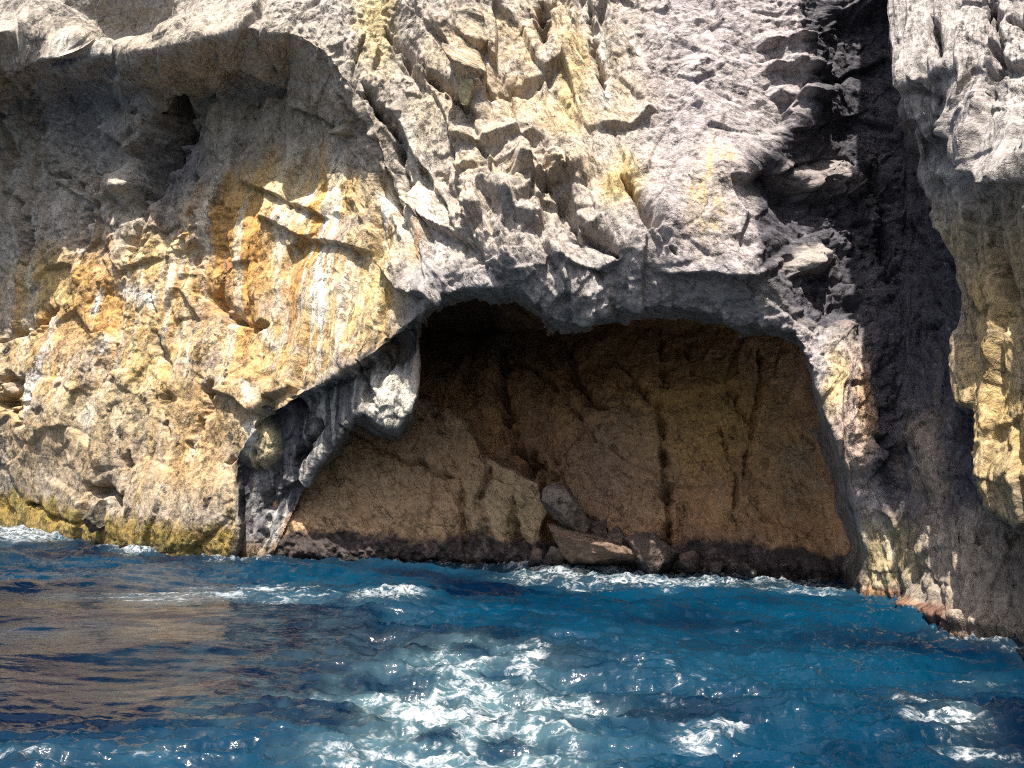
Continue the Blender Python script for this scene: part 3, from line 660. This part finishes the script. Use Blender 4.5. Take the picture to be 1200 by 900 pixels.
def tag(o, label=None, cat=None, group=None, kind=None):
    for k, v in (('label', label), ('category', cat), ('group', group), ('kind', kind)):
        if v: o[k] = v
    return o
def rock_piece(name, grid, pick, parent=None):
    X, Y, Z, C, WET, G, LAB = DONE[grid]
    nc, nr = X.shape
    q0 = (np.arange(nc - 1)[:, None] * nr + np.arange(nr - 1)[None, :]).ravel()
    q = np.stack([q0, q0 + nr, q0 + nr + 1, q0 + 1], 1)[np.isin(LAB[:-1, :-1].ravel(), pick)]
    ids, inv = np.unique(q.ravel(), return_inverse=True)
    V_ = np.stack([X, Y, Z], -1).reshape(-1, 3)
    return mesh_from(name, V_[ids], inv.reshape(-1, 4), M_rock, {'stone': ('FLOAT_COLOR', C.reshape(-1, 3)[ids]), 'wet': ('FLOAT', WET.reshape(-1)[ids]), 'grain': ('FLOAT_VECTOR', G.reshape(-1, 3)[ids])}, True, parent)
cliff = rock_piece('cliff', 0, [4])
tag(cliff, 'tall sunlit limestone cliff of grey and ochre rock above the cave mouth', None, None, 'structure')
o = rock_piece('overhang', 0, [5], cliff); tag(o, 'grey rock overhang shading the wall beneath it')
o = rock_piece('hanging_fin', 0, [2], cliff); tag(o, 'dark rock fin streaked white, hanging beside the cave mouth')
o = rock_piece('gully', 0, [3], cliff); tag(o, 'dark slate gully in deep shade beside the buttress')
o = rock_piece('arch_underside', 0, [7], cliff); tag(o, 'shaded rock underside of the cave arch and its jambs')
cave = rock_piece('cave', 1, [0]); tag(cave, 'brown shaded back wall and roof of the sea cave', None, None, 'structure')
o = rock_piece('rock_slab', 1, [1]); tag(o, 'big smooth tan rock slab leaning in the cave beside the hanging fin', 'rock slab')
o = rock_piece('rock_buttress', 0, [6]); tag(o, 'grey and ochre rock buttress overhanging the water beside the dark gully', 'buttress')
# land behind the rim of the cliff
X, Y, Z = DONE[0][:3]
top = np.stack([X[:, -1], Y[:, -1], Z[:, -1]], -1)
dirn = np.stack([np.sin(th), np.cos(th), np.full(NC, 0.35)], -1)
back = np.concatenate([top, top + dirn * 25, top + dirn * 90 + np.array([0, 0, -20])])
i = np.arange(NC - 1)
qq = np.concatenate([np.stack([i + a, i + 1 + a, i + 1 + a + NC, i + a + NC], 1) for a in (0, NC)])
o = mesh_from('hillside', back, qq, M_rock, {'stone': ('FLOAT_COLOR', np.tile(np.array([[.3, .28, .22]]), (len(back), 1))), 'wet': ('FLOAT', np.zeros(len(back))), 'grain': ('FLOAT_VECTOR', back)})
tag(o, 'bare rocky land behind the top of the cliff', None, None, 'structure')
print('rock built', round(time.time() - T0, 1))

# ------------------------------------------------------------------ boulders
def ico(sub):
    bm = __import__('bmesh').new(); __import__('bmesh').ops.create_icosphere(bm, subdivisions=sub, radius=1.0)
    v = np.array([p.co[:] for p in bm.verts]); f = np.array([[q.index for q in p.verts] for p in bm.faces]); bm.free()
    return v, f
ICO = ico(5); ICO_S = ico(4)
def boulder(name, u, v, y, size, seed, col, label, tilt=(0, 0, 0), cat='boulder', wetz=None, planes=14, group=None):
    rng = np.random.default_rng(seed)
    BASE = ICO if max(size) > .6 else ICO_S
    p = BASE[0].copy()
    for _ in range(planes):
        n = rng.normal(size=3); n /= np.linalg.norm(n)
        d = rng.uniform(0.36, 0.78)
        e = p @ n - d
        p = p - np.clip(e, 0, None)[:, None] * n
    p = p * np.array(size)
    p = np.array(p @ np.array(mathutils.Euler([math.radians(t) for t in tilt]).to_matrix()).T)
    c = unproject(u, v, y)
    w = p + c
    a, b, cc = [w[:, i].astype(F32) for i in range(3)]
    s = min(size)
    nn = p / (np.linalg.norm(p, axis=1, keepdims=True) + 1e-6)
    h = 0.13 * s * noise(a * 2.2, b * 2.2, cc * 2.2, seed, 4, .55, True) + 0.05 * s * noise(a * 9, b * 9, cc * 9, seed + 5, 3, .6)
    w = w + nn * h[:, None]
    m1 = noise(a * 2, b * 2, cc * 2, seed + 9, 4, .6)[:, None]
    co = np.array(col)[None] * (1 + .35 * m1)
    zz = w[:, 2]
    wet = (1 - sstep(0.15, 0.6, zz + 0.3 * m1[:, 0])) if wetz else np.zeros(len(zz))
    co = co * (1 - wet[:, None]) + np.array([.035, .03, .03]) * wet[:, None]
    o = mesh_from(name, w - c, BASE[1], M_rock, {'stone': ('FLOAT_COLOR', np.clip(co, .01, .8)), 'wet': ('FLOAT', wet), 'grain': ('FLOAT_VECTOR', w * np.array([1, 1, 1.6]))})
    o.location = c
    return tag(o, label, cat, group)
boulder('boulder', 664, 600, 26.7, (1.15, .9, .85), 3, (.20, .16, .13), 'angular grey boulder leaning above the lower brown rock in the cave', (0, 32, 10))
boulder('boulder', 690, 645, 26.3, (2.0, 1.1, .95), 8, (.19, .13, .095), 'long brown boulder lying at the cave waterline below the grey one', (0, 14, 0), wetz=True)
boulder('boulder', 768, 652, 26.2, (1.4, .9, .8), 12, (.12, .09, .075), 'low dark wet boulder beside the brown one, touching the foam', (0, 8, 20), wetz=True)
for q, (u_, v_, y_, sz, lb) in enumerate([(648, 652, 26.3, .42, 'dark wet stone jammed between the tan slab and the long brown boulder'), (726, 634, 26.7, .5, 'brown stone resting behind the end of the long brown boulder'),
        (745, 648, 26.3, .36, 'small stone in the gap between the long brown boulder and the low dark one'), (806, 662, 26.2, .5, 'larger dark wet stone just past the low dark boulder'), (838, 666, 26.1, .36, 'small black stone alone at the foot of the cave wall'),
        (700, 622, 27.0, .42, 'stone tucked under the angular grey boulder, above the brown one'), (628, 655, 26.5, .34, 'small black stone under the sharp corner of the tan slab'), (872, 669, 25.9, .42, 'dark stone at the cave waterline farthest along from the boulders')]):
    boulder('stone', u_, v_, y_, (sz * 1.3, sz, sz), 60 + q, (.16, .115, .09), lb, (0, 15 * q, 40 * q), 'stone', True, group='rubble at the cave foot')
boulder('wedged_boulder', 113, 611, 29.9, (.6, .6, .85), 21, (.11, .095, .075), 'dark rounded boulder wedged in the yellow weedy foot of the cliff', (0, 10, 0))
boulder('perched_boulder', 548, 103, 24.0, (.5, .6, .85), 27, (.42, .35, .2), 'pale tan knob of rock jutting from the sunlit cliff above the cave', (0, 8, 0))

# ------------------------------------------------------------------ sea
NA, NB = 780, 420
aa = np.concatenate([np.linspace(-2.4, -.84, 24, endpoint=False), np.linspace(-.84, .84, NA - 48), np.linspace(.84, 2.4, 25)[1:]])
yy = np.concatenate([np.linspace(1.0, 6.4, 20, endpoint=False), 6.4 * (45 / 6.4) ** np.linspace(0, 1, NB - 20)])
WX = (aa[:, None] * (yy[None, :] + 1.5)).astype(F32); WY = np.repeat(yy[None, :], NA, 0).astype(F32)
WU, WV = project(WX, WY, np.zeros_like(WX))
zero = np.zeros_like(WX)
def wn_(fx, fy, seed, octs, gain=.5, ridged=False, z=0.0): q = noise(WX * fx, WY * fy, zero + z, seed, octs, gain, ridged); return (q - .45) * 1.7 if ridged else q
wq1 = wn_(.5, .7, 301, 4); wq2 = wn_(.5, .7, 311, 4)
WUW = WU + 22 * wq1; WVW = WV + 12 * wq2
def wel(cu, cv, ru, rv, soft=.5, ang=0):
    c, s = math.cos(math.radians(ang)), math.sin(math.radians(ang))
    a, b = WUW - cu, WVW - cv
    q = np.sqrt(((c * a + s * b) / ru) ** 2 + ((-s * a + c * b) / rv) ** 2)
    return 1 - sstep(1 - soft, 1 + soft, q)
calm = np.clip(wel(110, 742, 260, 66, .4) + .5 * wel(130, 820, 260, 40, .7), 0, 1)
chop = 1 - .9 * calm
wake = np.clip(.95 * wel(545, 860, 150, 76, .8) + .5 * wel(350, 850, 150, 60, .7) * wq1 + .7 * wel(520, 800, 60, 40, .6) + .6 * wel(640, 830, 70, 26, .6), 0, 1)
HW = .22 * wn_(.2, .36, 321, 2) + chop * (.15 * wn_(.45, 1.0, 331, 3, .5) + .11 * wn_(.9, 2.3, 341, 4, .55, True) + .035 * wn_(3.5, 7.5, 351, 3, .6)) + calm * .03 * wn_(.7, 2.4, 361, 4, .55)
HW += wake * (.055 * wn_(1.4, 2.2, 371, 4, .55, True) + .02 * wn_(6, 6, 381, 3, .6))
HW *= sstep(50, 25, WY) * .35 + .65
# foam patterns
lace = noise(WX * 1.3 + .5 * wq1, WY * 1.8 + .5 * wq2, zero, 401, 5, .62, True); lace = (lace - .45) * 1.7; lace2 = wn_(4.2, 6.0, 411, 4, .6, True); grain = wn_(9, 14, 421, 3, .6)
streak = wn_(.7, 4.0, 431, 5, .6, True)
foam = np.zeros_like(WX)
def fo(mask, pat, lo, hi, a=1.0):
    global foam
    foam = np.maximum(foam, a * np.clip(mask * (.6 - lo * 1.7 + .75 * pat), 0, 1))
fo(wake, .6 * lace + .5 * lace2 + .35 * grain, -.03, .75, .95)
fo(np.clip(wel(250, 694, 170, 9, .6) + wel(370, 700, 60, 12, .6), 0, 1), .6 * streak + .3 * lace2 + .2 * grain, .08, .5)
fo(.9 * wel(450, 707, 40, 7, .9), .4 * lace2 + .3 * grain + .15, 0, .7)
fo(np.clip(wel(25, 629, 55, 14, .6) + wel(172, 642, 40, 6, .5), 0, 1), .4 * lace2 + .4 * grain + .15, 0, .7)
fo(np.clip(wel(690, 666, 100, 11, .5) + wel(820, 678, 90, 8, .6) + wel(640, 662, 50, 5, .5), 0, 1), .5 * lace2 + .3 * streak + .25 * grain + .1, 0, .7)
fo(wel(935, 690, 50, 8, .6), .5 * lace2 + .4 * streak, 0, .5)
fo(np.clip(wel(1110, 825, 60, 22, .6, 12) + wel(1150, 870, 60, 16, .6, 10) + wel(1160, 790, 40, 10, .6), 0, 1), .7 * streak + .4 * lace + .15, .1, .45)
fo(.8 * wel(820, 862, 26, 14, .9), .5 * lace2 + .5 * grain + .2, 0, .4); fo(wel(855, 852, 20, 6, .5), lace2 * .6 + grain * .4, 0, .4); fo(wel(618, 775, 22, 14, .6), .6 * lace2 + .4 * grain + .1, 0, .5)
fo(np.clip(wel(70, 890, 110, 14, .6) + wel(150, 885, 60, 8, .6), 0, 1) * .75, .6 * streak + .4 * lace2, .1, .6)
fo(np.clip(wel(760, 800, 160, 60, .7), 0, 1) * .75, .5 * lace2 + .6 * grain, .25, .6)
fo(np.clip(wel(900, 790, 280, 80, .7), 0, 1) * .7, .5 * streak + .6 * grain, .35, .65)
fo(np.clip(wel(400, 760, 260, 70, .7), 0, 1) * .68, .5 * streak + .6 * grain, .35, .65, .8)
fo(np.clip(wel(1150, 742, 60, 6, .6) + .8 * wel(600, 650, 300, 8, .6), 0, 1) * .8, .5 * lace2 + .6 * grain, .2, .6, .9)
# wash along every foot of rock that stands in the water
ang, rad = [], []
for gi, labs in ((0, (2, 3, 4, 6, 7)), (1, (0, 1))):
    gX, gY, gZ, gL = DONE[gi][0], DONE[gi][1], DONE[gi][2], DONE[gi][6]
    jz = np.argmin(np.abs(gZ - .05), axis=1); ar = np.arange(len(jz)); ok = np.isin(gL[ar, jz], labs)
    ang.append(np.arctan2(gX[ar, jz] - CX, gY[ar, jz] - CY)[ok]); rad.append(np.hypot(gX[ar, jz] - CX, gY[ar, jz] - CY)[ok])
bins = np.linspace(math.radians(-62), math.radians(82), 900); rw = np.full(900, 99.0)
np.minimum.at(rw, np.clip(np.digitize(np.concatenate(ang), bins), 0, 899), np.concatenate(rad))
rw = np.where(rw > 98, np.interp(bins, bins[rw < 98], rw[rw < 98]), rw)
dist = np.interp(np.arctan2(WX - CX, WY - CY), bins, rw) - np.hypot(WX - CX, WY - CY)
near = sstep(1.5 + 1.4 * wq1, .05, dist + .35 * wq2)
fo(near.astype(F32), .55 * lace2 + .35 * grain + .5 * wn_(.35, .35, 451, 2), .16, .5, .95)
HW += .08 * near * (1 + .8 * lace2)
aer = np.clip(blur(foam, 5) * .7 + .9 * blur(wake, 8) * np.clip(.6 + .6 * lace, 0, 1) + .30 * wel(330, 770, 170, 90, .8) * (.5 + .5 * lace), 0, 1)   # air bubbles under the surface
HW += foam * (.02 + .025 * grain)
HW += .12 * wel(452, 705, 50, 8, .9) + .12 * wel(700, 665, 90, 8, .8) + .15 * wel(30, 630, 50, 10, .7) + .14 * wel(640, 838, 60, 14, .8, 15) - .12 * wel(560, 808, 45, 16, .7) + .05 * wel(820, 860, 24, 8, .9) + .12 * wel(175, 641, 34, 5, .6)
tint = np.clip(.32 + 1.4 * wn_(.2, .36, 441, 5, .6) + .55 * wel(900, 770, 280, 90, .8) - .25 * wel(80, 850, 170, 60, .8), 0, 1)

def water_material():
    m, nt, b = new_mat('sea_water')
    L = nt.links.new
    fa = nd(nt, 'ShaderNodeAttribute', attribute_name='foam'); ae = nd(nt, 'ShaderNodeAttribute', attribute_name='air'); ti = nd(nt, 'ShaderNodeAttribute', attribute_name='tint'); ch = nd(nt, 'ShaderNodeAttribute', attribute_name='chop')
    geo = nd(nt, 'ShaderNodeNewGeometry')
    mp = nd(nt, 'ShaderNodeMapping'); mp.inputs['Scale'].default_value = (1, 1.7, 1); L(geo.outputs['Position'], mp.inputs['Vector'])
    n1 = nd(nt, 'ShaderNodeTexNoise', Scale=5.0, Detail=2.0, Roughness=0.5); n2 = nd(nt, 'ShaderNodeTexNoise', Scale=14.0, Detail=8.0, Roughness=0.7)
    L(mp.outputs[0], n1.inputs['Vector']); L(mp.outputs[0], n2.inputs['Vector'])
    c1 = nd(nt, 'ShaderNodeMix', data_type='RGBA'); c1.inputs[6].default_value = (0.0002, 0.0045, 0.0155, 1); c1.inputs[7].default_value = (0.0003, 0.023, 0.050, 1); L(ti.outputs['Fac'], c1.inputs[0])
    c2 = nd(nt, 'ShaderNodeMix', data_type='RGBA'); c2.inputs[7].default_value = (0.065, 0.125, 0.145, 1); L(c1.outputs[2], c2.inputs[6])
    am = nd(nt, 'ShaderNodeMath', operation='MULTIPLY'); am.inputs[1].default_value = 0.75; L(ae.outputs['Fac'], am.inputs[0]); L(am.outputs[0], c2.inputs[0])
    na = nd(nt, 'ShaderNodeTexNoise', Scale=2.6, Detail=9.0, Roughness=0.66, Distortion=1.1); L(mp.outputs[0], na.inputs['Vector'])
    m1 = nd(nt, 'ShaderNodeMath', operation='MULTIPLY_ADD'); m1.inputs[1].default_value = 2.0; m1.inputs[2].default_value = -1.0; L(na.outputs[0], m1.inputs[0])
    m2 = nd(nt, 'ShaderNodeMath', operation='ABSOLUTE'); L(m1.outputs[0], m2.inputs[0])
    m3 = nd(nt, 'ShaderNodeMath', operation='MULTIPLY_ADD'); m3.inputs[1].default_value = -3.4; m3.inputs[2].default_value = 0.42; L(m2.outputs[0], m3.inputs[0])      # bright threads
    m4 = nd(nt, 'ShaderNodeMath', operation='MULTIPLY_ADD'); m4.inputs[1].default_value = 1.5; m4.inputs[2].default_value = -0.75; L(n2.outputs[0], m4.inputs[0])
    m5 = nd(nt, 'ShaderNodeMath', operation='ADD'); L(m3.outputs[0], m5.inputs[0]); L(m4.outputs[0], m5.inputs[1])
    gate = nd(nt, 'ShaderNodeMapRange'); gate.inputs[1].default_value = 0.02; gate.inputs[2].default_value = 0.35; L(fa.outputs['Fac'], gate.inputs[0])
    m6 = nd(nt, 'ShaderNodeMath', operation='MULTIPLY'); L(m5.outputs[0], m6.inputs[0]); L(gate.outputs[0], m6.inputs[1])
    m7 = nd(nt, 'ShaderNodeMath', operation='MULTIPLY_ADD'); m7.inputs[1].default_value = 1.1; L(fa.outputs['Fac'], m7.inputs[0]); L(m6.outputs[0], m7.inputs[2])
    fm = nd(nt, 'ShaderNodeMapRange', interpolation_type='SMOOTHSTEP'); fm.inputs[1].default_value = 0.3; fm.inputs[2].default_value = 1.5; L(m7.outputs[0], fm.inputs[0])
    c3 = nd(nt, 'ShaderNodeMix', data_type='RGBA'); c3.inputs[7].default_value = (0.36, 0.38, 0.40, 1); L(c2.outputs[2], c3.inputs[6]); L(fm.outputs[0], c3.inputs[0])
    L(c3.outputs[2], b.inputs['Base Color'])
    ro = nd(nt, 'ShaderNodeMapRange'); ro.inputs[3].default_value = 0.07; ro.inputs[4].default_value = 0.75; L(fm.outputs[0], ro.inputs[0]); L(ro.outputs[0], b.inputs['Roughness'])
    b.inputs['IOR'].default_value = 1.333
    h1 = nd(nt, 'ShaderNodeMath', operation='MULTIPLY'); h1.inputs[1].default_value = 0.032; L(n1.outputs[0], h1.inputs[0])
    n3 = nd(nt, 'ShaderNodeTexNoise', Scale=15.0, Detail=2.0, Roughness=0.45); L(mp.outputs[0], n3.inputs['Vector'])
    h2 = nd(nt, 'ShaderNodeMath', operation='MULTIPLY_ADD'); h2.inputs[1].default_value = 0.011; L(n3.outputs[0], h2.inputs[0]); L(h1.outputs[0], h2.inputs[2])
    h3 = nd(nt, 'ShaderNodeMath', operation='MULTIPLY'); L(h2.outputs[0], h3.inputs[0]); L(ch.outputs['Fac'], h3.inputs[1])
    bp = nd(nt, 'ShaderNodeBump', Strength=0.9, Distance=1.0); L(h3.outputs[0], bp.inputs['Height']); L(bp.outputs[0], b.inputs['Normal'])
    return m
M_sea = water_material()
SV = np.stack([WX, WY, HW.astype(F32)], -1).reshape(-1, 3)
ii, jj = np.meshgrid(np.arange(NA - 1), np.arange(NB - 1), indexing='ij')
q0 = (ii * NB + jj).ravel()
SQ = np.stack([q0, q0 + NB, q0 + NB + 1, q0 + 1], 1)
fq = foam.reshape(-1)[SQ].mean(1) > 0.5
def sea_piece(name, sel):
    q = SQ[sel]; ids, inv = np.unique(q.ravel(), return_inverse=True)
    return mesh_from(name, SV[ids], inv.reshape(-1, 4), M_sea, {'foam': ('FLOAT', foam.reshape(-1)[ids]), 'air': ('FLOAT', aer.reshape(-1)[ids]), 'tint': ('FLOAT', tint.reshape(-1)[ids]), 'chop': ('FLOAT', np.clip(.8 - .55 * calm, .1, 1).reshape(-1)[ids])})
o = sea_piece('sea', ~fq); tag(o, 'choppy deep blue sea in front of the cave', None, None, 'structure')
o = sea_piece('sea_foam', fq); tag(o, 'white sea foam of the boat wake and of waves breaking on rock', 'foam', None, 'stuff')
big_v = np.array([[-3000, -3000, -.6], [3000, -3000, -.6], [3000, 70, -.6], [-3000, 70, -.6]], float)
z4 = np.zeros(4)
o = mesh_from('open_sea', big_v, np.array([[0, 1, 2, 3]]), M_sea, {'foam': ('FLOAT', z4), 'air': ('FLOAT', z4), 'tint': ('FLOAT', z4 + .4), 'chop': ('FLOAT', z4 + .8)})
tag(o, 'open blue sea behind the boat', None, None, 'structure')
print('done', round(time.time() - T0, 1))
